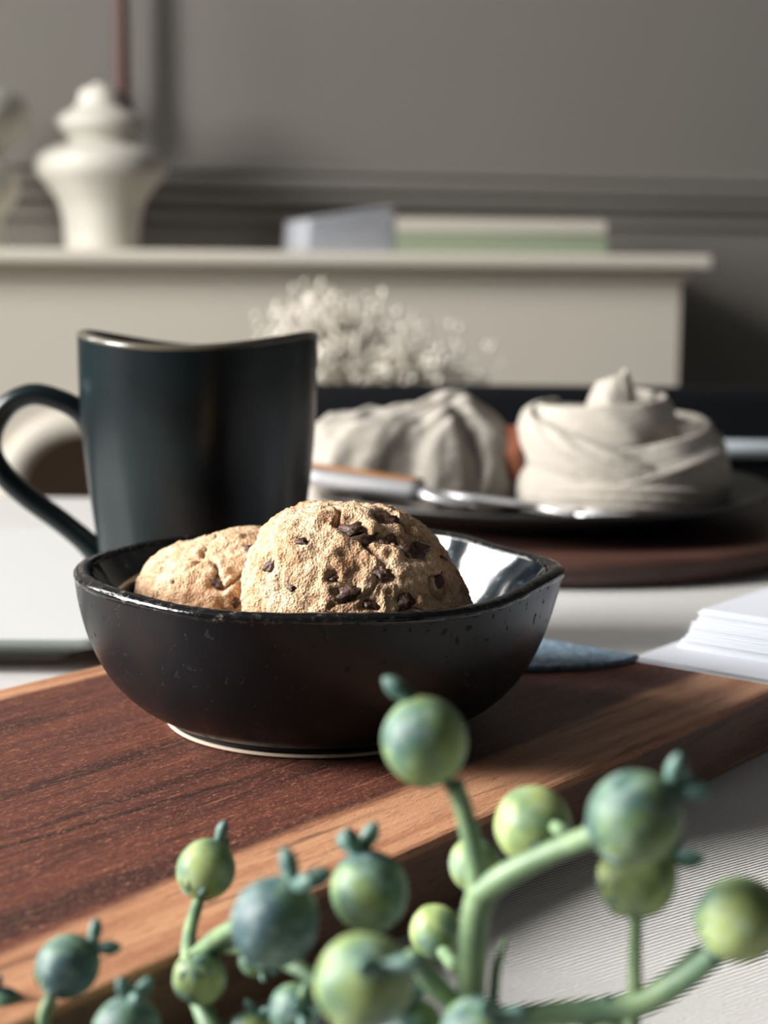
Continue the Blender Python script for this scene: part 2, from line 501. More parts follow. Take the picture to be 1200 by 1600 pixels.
# frieze and pilasters with the opening cut out
acx, ahw, arc = (ax0 + ax1) / 2, (ax1 - ax0) / 2, 0.11
op = [(ax0, FZ)]
for i in range(13):
    t = PI / 2 * i / 12
    op.append((ax0 + arc * (1 - math.cos(t)), azt - 0.85 * arc * (1 - math.sin(t))))
op += [(ax1 - (x - ax0), z) for x, z in reversed(op)]
b = bmesh.new()
def quad(p):
    b.faces.new([b.verts.new((x, FE, zl(z))) for x, z in p])
quad([(mx0, FZ), (ax0, FZ), (ax0, zs0), (mx0, zs0)])
quad([(ax1, FZ), (mx1, FZ), (mx1, zs0), (ax1, zs0)])
for (x0_, z0_), (x1_, z1_) in zip(op[1:-1], op[2:-1]):
    if x1_ - x0_ > 1e-6: quad([(x0_, z0_), (x1_, z1_), (x1_, zs0), (x0_, zs0)])
bmesh.ops.remove_doubles(b, verts=b.verts, dist=1e-5)
r_ = bmesh.ops.extrude_face_region(b, geom=list(b.faces))
for g in r_['geom']:
    if isinstance(g, bmesh.types.BMVert): g.co.y = -0.002
bm_obj('surround', b, M['mantel'], mant)
pth = [Vector((x, FE - 0.004, zl(z))) for x, z in op]
vs, fs = tube(pth, 0.021, 12, 0.7)
mesh_obj('arch_moulding', vs, fs, M['mantel'], mant)
bm_obj('firebox_back', box_bm(ax0 - 0.02, ax1 + 0.02, -0.03, -0.004, 0, zl(azt) + 0.02), M['firebox'], mant)
bm_obj('shelf', box_bm(mx0 - (sx1 - mx1), sx1, FE - 0.05, -0.035, zl(zs0), zl(zs1), 0.005), M['mantel'], mant)
bm_obj('cove', box_bm(mx0 - 0.012, mx1 + 0.012, FE - 0.016, -0.036, zl(zs0) - 0.02, zl(zs0), 0.006), M['mantel'], mant)

def wall_pt(lx, ey, z): return WO + EX * lx + EY * ey + Vector((0, 0, z))
def px_prof(uc, pts, ey, v0):
    """(half-width px, v px) -> metres profile around pixel column uc at wall offset ey"""
    zb = on_wall(uc, v0, ey)[1]
    sc = depth(wall_pt(on_wall(uc, v0, ey)[0], ey, zb)) / F
    return [(max(hw * sc, 0.0004), (v0 - v) * sc) for hw, v in pts]
# candlesticks of turned white ceramic
VE = FE + 0.06
def turned(name, uc, pts, label, v0=394):
    prof = spline(px_prof(uc, pts, VE, v0), 5)
    vs, fs = lathe([(max(p[0], 0.0004), p[1]) for p in prof], 48, close_bottom=True, close_top=True)
    lx, _ = on_wall(uc, v0, VE)
    e = empty(name, wall_pt(lx, VE, zs1 + 0.0005))
    tag(e, label, 'candlestick', 'turned white candlesticks on the mantel')
    bd = mesh_obj('body', vs, fs, M['ceramic'], e)
    return e, prof[-1][1]
e1, _ = turned('candlestick', 160, [(57, 394), (58, 375), (60, 350), (66, 325), (82, 300), (98, 280), (101, 264), (94, 248), (72, 238), (54, 232), (52, 226), (62, 218), (69, 207), (67, 196), (52, 186), (38, 177), (33, 165), (30, 154), (20, 148)],
        'stout white ceramic candlestick with two bulging tiers on the mantel')
e2, ztop = turned('candlestick', -40, [(50, 394), (46, 375), (45, 352), (52, 338), (66, 322), (72, 300), (66, 275), (48, 258), (46, 246), (66, 232), (86, 212), (92, 190), (84, 168), (56, 152), (34, 146), (32, 135), (38, 124), (30, 112)],
        'taller pale candlestick cut off by the picture edge, beside the brown taper')
for e in (e1, e2):
    vs, fs = lathe([(0.006, 0.0), (0.011, 0.0), (0.0115, 0.004), (0.010, 0.006), (0.006, 0.006)], 24)
    o = mesh_obj('socket', vs, fs, M['ceramic'], e)
    zz = max(v.co.z for v in [c for c in e.children if c.name.startswith('body')][0].data.vertices)
    o.location = (0, 0, zz - 0.001)
# brown taper candle in a small dark holder, behind the stout candlestick
TE = FE + 0.190
tl, _ = on_wall(193, 300, TE)
hold = empty('taper_holder', wall_pt(tl, TE, zs1 + 0.0005))
tag(hold, 'slim dark metal holder gripping the brown taper candle', 'candle holder')
zc_ = on_wall(193, 178, TE)[1] - zs1
vs, fs = lathe([(0.028, 0.0), (0.028, 0.004), (0.008, 0.008), (0.005, 0.02), (0.005, zc_ - 0.03), (0.009, zc_ - 0.02), (0.016, zc_ - 0.002), (0.016, zc_ + 0.02), (0.0145, zc_ + 0.02), (0.0135, zc_ + 0.002), (0.0005, zc_ + 0.001)], 32, close_bottom=True)
mesh_obj('stand', vs, fs, M['iron'], hold)
tap = empty('taper_candle', wall_pt(tl, TE, zs1 + zc_ + 0.003))
tag(tap, 'tall thin brown taper candle rising behind the stout candlestick', 'candle')
vs, fs = lathe([(0.0125, 0.0), (0.0125, 0.01), (0.0115, 0.15), (0.0095, 0.27), (0.006, 0.283), (0.0012, 0.288)], 24, close_bottom=True, close_top=True)
mesh_obj('wax', vs, fs, M['candle'], tap)
vs, fs = tube([Vector((0, 0, 0.286)), Vector((0.001, 0, 0.293)), Vector((0.003, 0, 0.299))], 0.0009, 6)
mesh_obj('wick', vs, fs, M['iron'], tap)

# two books on the mantel, a corner towards the viewer
BE = FE + 0.005
bl, _ = on_wall(617, 400, BE)
def shelf_book(name, z0, t, rx, ry, cm, label, rz, inset=0.0):
    e = empty(name, wall_pt(bl + inset, BE, zs1 + z0 + 0.0006), rz)
    tag(e, label, 'book', 'books on the mantel')
    # local x along the spine side (to the right), local y away along the page edge
    c = 0.0028
    bm_obj('cover', box_bm(0, rx, 0, ry, 0, c, 0.0006), cm, e)
    bm_obj('cover', box_bm(0, rx, 0, ry, t - c, t, 0.0006), cm, e)
    bm_obj('spine', box_bm(0, rx, 0, c, c, t - c, 0.0004), cm, e)
    bm_obj('pages', box_bm(0.002, rx - 0.003, c + 0.0002, ry - 0.004, c, t - c), M['paper_edges'], e)
sc = depth(wall_pt(bl, BE, zs1)) / F
bw, _ = on_wall(950, 380, BE + 0.06)
RB = PHI - R(6)
blen = (950 - 617) * sc * 1.04
t1, t2 = 31 * sc, 21 * sc
def bkrot(rz): return rz
shelf_book('book', 0.0, t1, blen, 0.17, M['book_green'], 'sage green book lying at the bottom of the pair on the mantel', RB)
shelf_book('book', t1 + 0.0008, t2, blen * 0.985, 0.165, M['book_cream'], 'cream book lying on top of the sage green book', RB - R(1), 0.001)

# white paperback with its pages lifted into a wedge, left of the two books
wbk = empty('paperback', wall_pt(on_wall(478, 398, BE)[0], BE, zs1 + 0.0006), PHI)
tag(wbk, 'white paperback with lifted wedge of pages, left of the sage green book', 'book', 'books on the mantel')
wl = on_wall(614, 398, BE)[0] - on_wall(478, 398, BE)[0]
bm_obj('cover', box_bm(0, wl, 0, 0.16, 0, 0.0018, 0.0004), M['paper'], wbk)
NL = 16
for k in range(NL):
    q0 = (k + 0.5) / NL
    h0, h1 = 0.002 + q0 * 44 * sc, 0.002 + q0 * 67 * sc
    bb = box_bm(0.002 + 0.004 * q0, wl, 0.002 * (k % 3), 0.155, 0, 0.0026)
    for v_ in bb.verts: v_.co.z += h0 + (h1 - h0) * (v_.co.x / wl) ** 1.1
    bm_obj('page', bb, M['paper'], wbk)

# ------------------------------------------------------------------ table and cloth
TX0, TX1, TY0, TY1 = -0.55, 0.80, 0.16, 1.072
tb = empty('dining_table', (0.18, 0.38, FZ)); tag(tb, 'wooden dining table under the white twill cloth', 'table')
bm_obj('tabletop', box_bm(TX0 - 0.18, TX1 - 0.18, TY0 - 0.38, TY1 - 0.38, 0.75 - 0.035, 0.75 - 0.003, 0.004), M['table'], tb)
for sx in (TX0 + 0.08, TX1 - 0.08):
    for sy in (TY0 + 0.08, TY1 - 0.08):
        vs, fs = lathe([(0.022, 0.0), (0.025, 0.02), (0.032, 0.6), (0.034, 0.7145)], 20, close_bottom=True, close_top=True)
        o = mesh_obj('leg', vs, fs, M['table'], tb); o.location = (sx - 0.18, sy - 0.38, 0)
# cloth: top sheet and a wavy drop
vs, fs = [], []
def ring_pts(off, z, amp):
    pts = []
    n = 60
    cs = [(TX0, TY0), (TX1, TY0), (TX1, TY1), (TX0, TY1)]
    nm = [(0, -1), (1, 0), (0, 1), (-1, 0)]
    for s in range(4):
        (xa, ya), (xb, yb) = cs[s], cs[(s + 1) % 4]
        for k in range(n):
            t = k / n
            w = off + amp * math.sin(t * 2 * PI * 7 + s) * min(1, 6 * t, 6 * (1 - t))
            nx, ny = nm[s]
            px_, py_ = nm[(s - 1) % 4]
            cr = max(0, 1 - t * 12)
            cr2 = max(0, 1 - (1 - t) * 12)
            nx2, ny2 = nm[(s + 1) % 4]
            pts.append((xa + (xb - xa) * t + nx * w + px_ * off * cr + nx2 * off * cr2, ya + (yb - ya) * t + ny * w + py_ * off * cr + ny2 * off * cr2, z))
    return pts
rings = [ring_pts(-0.004, 0.0, 0), ring_pts(0.0006, -0.0015, 0), ring_pts(0.003, -0.006, 0), ring_pts(0.006, -0.06, 0.003), ring_pts(0.010, -0.16, 0.012), ring_pts(0.012, -0.24, 0.018)]
for r_ in rings: vs += r_
n = len(rings[0])
fs.append(tuple(range(n)))
for i in range(len(rings) - 1):
    for k in range(n):
        k2 = (k + 1) % n
        fs.append((i * n + k2, i * n + k, (i + 1) * n + k, (i + 1) * n + k2))
cl = mesh_obj('tablecloth', vs, fs, M['cloth'], smooth=False)
tag(cl, 'white twill tablecloth spread over the dining table', 'tablecloth')

# ------------------------------------------------------------------ cutting board
E = Vector((0.62, 0.785, 0)).normalized(); N = Vector((-E.y, E.x, 0))
BT = 0.0200                                     # board top
pf = on_z(611, 1344, BT); pf2 = on_z(1200, 1083, BT)
nf = (pf.dot(N) + pf2.dot(N)) / 2
nb = on_z(70, 1058, BT).dot(N)
ee = on_z(1000, 1031, BT).dot(E)
BW = nb - nf
bc = E * (ee - 0.0) + N * ((nf + nb) / 2)
brd = empty('cutting_board', (bc.x, bc.y, 0.0006), math.atan2(E.y, E.x))
tag(brd, 'dark acacia cutting board with pale sapwood edges, under the bowl', 'cutting board')
L = 0.62
hw = BW / 2
pts = []
rc = 0.006
for cx, cy, a0 in ((-rc, hw - rc, 0), (-L + 0.02, hw - 0.02, 90), (-L + 0.02, -hw + 0.02, 180), (-rc, -hw + rc, 270)):
    rr = rc if cx == -rc else 0.02
    for k in range(7):
        t = R(a0 + 15 * k); pts.append((cx + rr * math.cos(t), cy + rr * math.sin(t)))
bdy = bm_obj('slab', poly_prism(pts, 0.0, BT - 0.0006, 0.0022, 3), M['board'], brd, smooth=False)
def bpt(e, n_, z): return E * e + N * n_ + Vector((0, 0, z))

# slate-blue woven coaster at the far end of the board, behind the bowl
k0 = on_z(986, 1030, BT + 0.002)
near = [on_z(u, v, BT + 0.002) for u, v in ((975, 1031), (940, 1036), (902, 1039), (860, 1041), (822, 1042), (780, 1041))]
e_edge = ee - 0.0015
cpts = [bpt(e_edge, k0.dot(N) + 0.001, 0)] + near
lastn = near[-1].dot(N); laste = near[-1].dot(E)
cpts += [bpt(laste + 0.003, lastn + 0.018, 0), bpt(laste + 0.02, lastn + 0.036, 0), bpt(e_edge, lastn + 0.040, 0)]
o = bm_obj('coaster', poly_prism([(p.x, p.y) for p in cpts], BT + 0.0002, BT + 0.0022, 0.0005, 2), M['felt'])
tag(o, 'slate blue woven coaster on the board end behind the bowl', 'coaster')

# ------------------------------------------------------------------ bowl
bcx = on_z(494, 1122, BT)
BO = Vector((bcx.x, 0.476, BT + 0.0004))
bowl = empty('bowl', BO)
tag(bowl, 'black glazed handmade stoneware bowl with rough rim, holding two cookies', 'bowl')
def rimR(t):
    t = (t + PI) % (2 * PI) - PI
    r = 0.0686 + 0.0030 * math.exp(-(t / 0.22) ** 2) + 0.0022 * math.exp(-((abs(t) - PI) / 0.5) ** 2)
    r -= 0.0016 * math.exp(-((t - 0.55) / 0.25) ** 2) + 0.0022 * math.exp(-((t + 0.5) / 0.28) ** 2)
    r += 0.0006 * math.sin(5 * t + 1) + 0.0004 * math.sin(9 * t)
    return r
def rimZ(t):
    return 0.0436 + 0.0008 * math.sin(2 * t + 0.6) + 0.0005 * math.sin(5 * t + 2) + 0.0009 * math.exp(-(((t + PI) % (2 * PI) - PI - 0.9) / 0.5) ** 2) - 0.0004 * math.exp(-(((t + PI) % (2 * PI) - PI) / 0.3) ** 2)
outer = spline([(0.0432, 0.0), (0.0432, 0.0022), (0.0470, 0.0040), (0.0540, 0.0085), (0.0606, 0.0160), (0.0652, 0.0260), (0.0678, 0.0370), (0.0690, 0.0470)], 6)
def shell(prof, inner=False):
    zt = prof[-1][1]; rt = prof[-1][0]
    def w(a_, r, z, i):
        k = max(0, min(1, z / zt)) if not inner else max(0, min(1, z / zt))
        s = 1 + (rimR(a_) / 0.0690 - 1) * k ** 1.6
        dent = 1 + 0.006 * math.sin(3 * a_ + 5 * k) * k * (1 - k) * 2
        return r * s * dent, z * (1 + (rimZ(a_) / 0.0470 - 1) * k ** 1.5) if not inner else z * (1 + (rimZ(a_) / 0.0470 - 1) * k ** 1.5)
    return w
vs, fs = lathe([tuple(p) for p in outer], 160, shell(outer))
mesh_obj('outer_wall', vs, fs, M['glaze'], bowl)
inner = [(max(p[0] - 0.0050, 0.0003), p[1]) for p in spline([(0.0050, 0.0058), (0.018, 0.0060), (0.036, 0.0085), (0.0480, 0.0155), (0.0570, 0.0260), (0.0630, 0.0365), (0.0664, 0.0425), (0.0688, 0.0470)], 6)]
vs, fs = lathe(inner, 160, shell(inner, True))
mesh_obj('inner_wall', vs, fs, M['glaze_in'], bowl)
# rolled rough rim
vs, fs = [], []
NS, NC = 320, 14
for k in range(NS):
    t = 2 * PI * k / NS
    rr0, zz0 = rimR(t) * 0.9985 - 0.00235, rimZ(t) - 0.0006
    wv_ = 1 + 0.07 * noise.noise(Vector((math.cos(t) * 9, math.sin(t) * 9, 0))) + 0.04 * noise.noise(Vector((math.cos(t) * 40, math.sin(t) * 40, 3)))
    for c_ in range(NC):
        q = 2 * PI * c_ / NC
        d_ = 1 + 0.05 * noise.noise(Vector((math.cos(t) * 50, math.sin(t) * 50, q * 1.5)))
        r_ = rr0 + 0.0025 * wv_ * d_ * math.cos(q)
        vs.append((r_ * math.cos(t), r_ * math.sin(t), zz0 + 0.0020 * wv_ * d_ * math.sin(q)))
for k in range(NS):
    for c_ in range(NC):
        k2, c2 = (k + 1) % NS, (c_ + 1) % NC
        fs.append((k * NC + c_, k2 * NC + c_, k2 * NC + c2, k * NC + c2))
o = mesh_obj('rim', vs, fs, M['rim'], bowl); o['label'] = 'rough mottled rolled rim'
vs, fs = lathe([(0.036, 0.0), (0.0434, 0.0), (0.0439, 0.0004), (0.0437, 0.0009), (0.0430, 0.0010)], 120, close_bottom=True)
o = mesh_obj('foot_ring', vs, fs, M['clay'], bowl); o['label'] = 'thin unglazed pale clay foot line'

# ------------------------------------------------------------------ cookies
def fbm(v, s, o=3):
    return noise.fractal(v * s, 1.0, 2.0, o)
def cookie(name, c, rad, skew, tilt, level, seed, label, chips, pxs):
    bm = bmesh.new()
    bmesh.ops.create_icosphere(bm, subdivisions=level, radius=1)
    me = bpy.data.meshes.new('dough'); bm.to_mesh(me); bm.free()
    n_ = len(me.vertices)
    co = np.empty(n_ * 3); me.vertices.foreach_get('co', co); co = co.reshape(-1, 3)
    rx, ry, rz = rad
    rot = Matrix.Rotation(tilt, 3, 'Y')
    # squashed dome: boxier sides, flat base
    d = co.copy()
    pr = np.abs(d) ** 2.35
    ln = pr.sum(1) ** (1 / 2.35)
    d = d / ln[:, None]
    d[:, 2] = np.where(d[:, 2] < 0, d[:, 2] * 0.50, d[:, 2])
    d[:, :2] *= np.where(d[:, 2] < 0, 1 + 0.35 * d[:, 2], 1.0)[:, None]
    base = d * np.array([rx, ry, rz])
    base[:, 0] += skew * base[:, 2]
    base = base @ np.array(rot.transposed())
    P = np.empty_like(base)
    sd = Vector((seed * 3.1, seed * 1.7, seed * 0.9))
    for i in range(n_):
        q = Vector(base[i]); nn = Vector(co[i])
        a1 = fbm(q + sd, 55, 3) * 0.0015
        a2 = (0.5 - abs(noise.noise((q + sd) * 140))) * 0.0010
        a3 = fbm(q + sd, 380, 4) * 0.00070
        cr = abs(noise.noise((q + sd) * 75 + Vector((7, 3, 1))))
        crack = -0.0030 * max(0.0, 1 - cr / 0.05) * max(0.0, min(1.0, 0.35 + 2.2 * noise.noise((q + sd) * 40)))
        P[i] = q + nn * (a1 + a2 + a3 + crack)
    W = P + np.array(c)
    # chips: find the surface point under each spot, sink a pit there and set the chip into it
    q = W - np.array(CAM)
    wz = q @ np.array(FWD)
    U = 600 + F * (q @ np.array(RIGHT)) / wz; V = 800 - F * (q @ np.array(UP)) / wz
    root = empty(name, c)
    tag(root, label, 'cookie', 'chocolate chip cookies in the bowl')
    Q = P.copy(); rnd = random.Random(seed)
    spots = []
    for (u, v, s, el, ang) in chips:
        s *= 0.86
        cand = np.where((np.abs(U - u) < 4) & (np.abs(V - v) < 4))[0]
        if len(cand) == 0: continue
        i = cand[np.argmin(wz[cand])]
        nn = Vector(base[i]) ; nn = Vector((nn.x / rx ** 2, nn.y / ry ** 2, nn.z / rz ** 2)).normalized()
        spots.append((Vector(P[i]), nn, s, el, ang))
    for _ in range(pxs):       # and some all round the back
        i = rnd.randrange(n_)
        if co[i][2] < -0.2 or co[i][1] < 0.25: continue
        nn = Vector(co[i]).normalized()
        spots.append((Vector(P[i]), nn, 0.0026 + rnd.random() * 0.0016, 1.4, rnd.random() * 180))
    for p, nn, s, el, ang in spots:
        dd = np.linalg.norm(P - np.array(p), axis=1)
        k = np.exp(-(dd / (s * 1.15)) ** 2) * s * 0.68 - np.exp(-((dd - s * 1.7) / (s * 0.5)) ** 2) * s * 0.18
        Q -= k[:, None] * np.array(nn)
    me.vertices.foreach_set('co', Q.ravel()); me.update()
    me.polygons.foreach_set('use_smooth', [True] * len(me.polygons))
    link('dough', me, M['cookie'], root)
    for j, (p, nn, s, el, ang) in enumerate(spots):
        b_ = bmesh.new(); bmesh.ops.create_icosphere(b_, subdivisions=3, radius=1)
        t1_ = nn.cross(Vector((0.2, 0.3, 1))).normalized(); t2_ = nn.cross(t1_)
        ca, sa = math.cos(R(ang)), math.sin(R(ang))
        ax, ay = t1_ * ca + t2_ * sa, t2_ * ca - t1_ * sa
        for v_ in b_.verts:
            w_ = v_.co.copy()
            f_ = 1 + 0.75 * noise.noise(w_ * 1.6 + Vector((j * 5.3, seed, 0))) + 0.45 * noise.noise(w_ * 4.5 + Vector((j, 0, seed)))
            v_.co = (ax * w_.x * s * el + ay * w_.y * s * 0.8 + nn * w_.z * s * 0.45) * f_ + p - nn * s * 0.62
        bm_obj('chocolate_chip', b_, M['choc'], root, smooth=True)
    return root
c1 = at_y(566, 900, 0.455); c2 = at_y(322, 915, 0.487)
cookie('cookie', Vector((c1.x, 0.452, 0.0520)), (0.0318, 0.0300, 0.0350), -0.16, 0, 7, 11,
       'tall domed chocolate chip cookie at the front of the bowl',
       [(548, 818, .0032, 1.5, 20), (570, 838, .0030, 1.5, 40), (604, 802, .0036, 1.5, 0), (612, 838, .0032, 1.3, 70), (650, 852, .0042, 1.4, 30), (466, 840, .0020, 1.2, 10),
        (413, 878, .0026, 1.3, 60), (600, 892, .0026, 1.1, 0), (545, 925, .0030, 1.2, 30), (575, 945, .0026, 1.2, 0), (635, 938, .0026, 1.5, 60), (690, 905, .0022, 1.6, 45),
        (450, 915, .0014, 1.1, 0), (520, 900, .0018, 1.3, 0), (700, 870, .0018, 1.2, 0)], 14)
cookie('cookie', Vector((-0.0470, 0.492, 0.0540)), (0.0270, 0.0260, 0.0180), 0.0, R(-14), 6, 8,
       'flatter paler cookie leaning low at the left inside the bowl',
       [(342, 911, .0026, 1.6, 10), (372, 942, .0020, 1.4, 0), (396, 850, .0020, 1.6, 0), (265, 905, .0010, 1.2, 0), (388, 945, .0016, 1.2, 0)], 8)

# ------------------------------------------------------------------ mug
MY = 0.640
mc = at_y(311, 700, MY)
mug = empty('mug', (mc.x, MY, 0.0006))
tag(mug, 'tall dark teal mug with wavy rim and loop handle, behind the bowl', 'mug')
mz = at_y(311, 537, MY).z
msc = depth((mc.x, MY, 0.09)) / F
Rm = 185 * msc
mprof = spline([(Rm * .70, 0.0), (Rm * .735, 0.004), (Rm * .78, mz * .16), (Rm * .86, mz * .38), (Rm * .935, mz * .6), (Rm * .98, mz * .8), (Rm * 1.0, mz)], 8)
def mw(a_, r, z, i):
    k = max(0.0, z / mz)
    wave = (0.0028 * math.cos(2 * a_ + 0.15) - 0.0022 * math.sin(a_)) * k ** 3
    facet = 1 + 0.014 * math.sin(4 * a_ + 1.0) * math.sin(PI * min(1, k)) + 0.010 * math.sin(9 * a_ + 2 * k) * math.sin(PI * min(1, k))
    return r * facet, z + wave
vs, fs = lathe([tuple(p) for p in mprof], 96, mw, close_bottom=True)
mesh_obj('body', vs, fs, M['mug'], mug)
mi = [(max(p[0] - 0.0042, 0.0004), p[1] + 0.0) for p in spline([(0.0046, mz * .06), (Rm * .5, mz * .06), (Rm * .74, mz * .10), (Rm * .80, mz * .2), (Rm * .86, mz * .38), (Rm * .935, mz * .6), (Rm * .98, mz * .8), (Rm * 1.0, mz)], 6)]
vs, fs = lathe(mi, 96, mw)
mesh_obj('lining', vs, fs, M['mug'], mug)
vs, fs = [], []
for k in range(96):
    t = 2 * PI * k / 96
    rr0, zz0 = mw(t, Rm, mz, 0)
    for c_ in range(10):
        q = 2 * PI * c_ / 10
        r_ = rr0 - 0.0021 + 0.0023 * math.cos(q)
        vs.append((r_ * math.cos(t), r_ * math.sin(t), zz0 + 0.0018 * math.sin(q)))
for k in range(96):
    for c_ in range(10):
        k2, c2_ = (k + 1) % 96, (c_ + 1) % 10
        fs.append((k * 10 + c_, k2 * 10 + c_, k2 * 10 + c2_, k * 10 + c2_))
o = mesh_obj('rim', vs, fs, M['mugrim'], mug); o['label'] = 'bronze brown glossy rim'
hp = spline([(150, 672), (128, 645), (98, 627), (52, 616), (14, 632), (-10, 668), (-14, 705), (6, 742), (45, 778), (92, 812), (136, 848), (168, 882)], 5)
path = [at_y(p[0], p[1], MY) - Vector((mc.x, MY, 0.0006)) for p in hp]
rad = [0.0042 + 0.0016 * math.exp(-(i / 3) ** 2) + 0.0012 * math.exp(-((len(path) - 1 - i) / 4) ** 2) for i in range(len(path))]
vs, fs = tube(path, rad, 16, 1.45, ref=Vector((0, 0, 1)))
mesh_obj('handle', vs, fs, M['mug'], mug)

# ------------------------------------------------------------------ plate stack
PC = Vector((0.086, 0.920))
wb = empty('serving_board', (PC.x, PC.y, 0.0006))
tag(wb, 'round dark walnut serving board under the dark plate', 'serving board')
def wobr(a_, r, z, i): return r * (1 + 0.004 * math.sin(3 * a_) + 0.003 * math.sin(7 * a_ + 1)), z
vs, fs = lathe([(0.0005, 0), (0.142, 0.0), (0.149, 0.002), (0.1505, 0.007), (0.1490, 0.0115), (0.146, 0.0135), (0.140, 0.0140), (0.0005, 0.0140)], 96, wobr)
mesh_obj('disc', vs, fs, M['walnut'], wb)
vs, fs = lathe([(0.1500, 0.0080), (0.1520, 0.0092), (0.1522, 0.0112), (0.1500, 0.0130), (0.147, 0.0138)], 96, wobr)
mesh_obj('edge_band', vs, fs, M['walnut'], wb)
PZ = 0.0150
pl = empty('dinner_plate', (PC.x - 0.004, PC.y, PZ))
tag(pl, 'dark stoneware dinner plate holding the linen napkin and cutlery', 'plate')
vs, fs = lathe([tuple(p) for p in spline([(0.0005, 0.002), (0.078, 0.002), (0.080, 0.0), (0.085, 0.0004), (0.095, 0.005), (0.115, 0.0105), (0.130, 0.0150), (0.1325, 0.0168), (0.1312, 0.0182), (0.127, 0.0172), (0.110, 0.0120), (0.094, 0.0080), (0.086, 0.0064), (0.0005, 0.0060)], 4)], 120, wobr)
mesh_obj('body', [(max(abs(x), 0) * (1 if x >= 0 else -1), y, z) for x, y, z in vs], fs, M['plate'], pl)
PT = PZ + 0.0062            # plate well

# ------------------------------------------------------------------ linen napkin: rosette, ring, tail
nc = at_y(966, 720, 0.905)
nap = empty('linen_napkin', (nc.x, 0.905, PT))
tag(nap, 'oatmeal linen napkin twisted into a rosette with a loose crumpled tail', 'napkin')
ns = depth((nc.x, 0.905, 0.06)) / F
# rosette: spiral of overlapping cloth bands from the outside up to the peak
def solid(o, th):
    md = o.modifiers.new('thick', 'SOLIDIFY'); md.thickness = th; md.offset = 0
    sb = o.modifiers.new('sub', 'SUBSURF'); sb.levels = 1; sb.render_levels = 1
TURN = 2.55
ns_t, ns_c = 300, 17
vs, fs = [], []
Ht = at_y(966, 577, 0.905).z - PT
for i in range(ns_t + 1):
    q = i / ns_t
    th = -3.6 + q * TURN * 2 * PI
    rb = ns * np.interp(q, [0, .2, .42, .54, .66, .82, 1.0], [172, 170, 160, 112, 64, 46, 22])
    rt = ns * np.interp(q, [0, .2, .42, .54, .66, .82, 1.0], [150, 138, 126, 84, 52, 30, 6])
    zb = Ht * np.interp(q, [0, .2, .42, .54, .66, 1.0], [0.0, 0.0, .10, .34, .50, .58])
    zt = Ht * np.interp(q, [0, .2, .42, .54, .66, .82, 1.0], [.36, .58, .76, .78, .82, .92, 1.0]) + 0.003 * math.sin(th + 1.2) * (1 - q)
    for c_ in range(ns_c):
        s = c_ / (ns_c - 1)
        if s < 0.76:
            k = s / 0.76
            r_ = rb + (rt - rb) * k ** 1.8 + 0.0040 * math.sin(PI * k) * (1 - 0.7 * q)
            z_ = zb + (zt - zb) * k
        else:
            k = (s - 0.76) / 0.24
            r_ = max(rt - 0.0050 * k * (1 - 0.6 * q), 0.0006)
            z_ = zt + 0.0016 * math.sin(PI * min(1, k * 1.25)) - 0.018 * k * k * (1 - 0.5 * q)
        p = Vector((r_ * math.cos(th), r_ * math.sin(th) * 0.92, z_))
        cr = 0.0016 * noise.noise(Vector((math.cos(th) * 1.6, math.sin(th) * 1.6, z_ * 40 + th * 0.8))) + 0.0026 * (0.4 - abs(noise.noise(Vector((math.cos(th) * 1.3, math.sin(th) * 1.3, z_ * 60 + th * 1.3))))) * (1 - 0.6 * q)
        p += Vector((math.cos(th), math.sin(th), 0.2)) * cr
        p.z = max(p.z, 0.0016)
        vs.append(p)
for i in range(ns_t):
    for c_ in range(ns_c - 1):
        fs.append((i * ns_c + c_, (i + 1) * ns_c + c_, (i + 1) * ns_c + c_ + 1, i * ns_c + c_ + 1))
o = mesh_obj('rosette', vs, fs, M['linen'], nap); solid(o, 0.0016)
# slanting swathes wrapped round the rosette
def swathe(pts, wid, th=0.0018, lift=0.0):
    P = [Vector(p) for p in spline(pts, 10)]
    vs, fs = [], []
    nc_ = 25
    n_ = len(P)
    for i, p in enumerate(P):
        f = i / (n_ - 1)
        out = Vector((p.x, p.y, 0)).normalized()
        t = (P[min(i + 1, n_ - 1)] - P[max(i - 1, 0)]).normalized()
        upv = out.cross(t).normalized()
        if upv.z < 0: upv = -upv
        w = wid * (0.55 + 0.45 * math.sin(PI * f) ** 0.7)
        tuck = 0.010 * (1 - math.sin(PI * f) ** 0.4)
        for c_ in range(nc_):
            s = c_ / (nc_ - 1) * 2 - 1
            pl_ = (s * 1.9 + 1.1 * math.sin(f * 5 + wid * 300) + f * 1.5) % 1.0
            pp = p + upv * s * w + out * (0.0060 * (1 - s ** 4) - 0.004 - tuck + 0.0024 * min(pl_ / 0.8, (1 - pl_) / 0.2))
            pp.z = max(pp.z, 0.0016)
            vs.append(pp)
    for i in range(n_ - 1):
        for c_ in range(nc_ - 1):
            fs.append((i * nc_ + c_, (i + 1) * nc_ + c_, (i + 1) * nc_ + c_ + 1, i * nc_ + c_ + 1))
    o = mesh_obj('swathe', vs, fs, M['linen'], nap); solid(o, th)
def arc(a0, a1, r0, r1, z0, z1, n_=9):
    return [((r0 + (r1 - r0) * i / n_) * math.cos(R(a0 + (a1 - a0) * i / n_)), 0.92 * (r0 + (r1 - r0) * i / n_) * math.sin(R(a0 + (a1 - a0) * i / n_)), z0 + (z1 - z0) * (i / n_)) for i in range(n_ + 1)]
swathe(arc(-185, 30, 0.0600, 0.0600, 0.008, 0.016), 0.009)
swathe(arc(-125, 40, 0.0620, 0.0500, 0.012, 0.044), 0.007)
swathe(arc(-215, -62, 0.0500, 0.0610, 0.050, 0.016), 0.013)
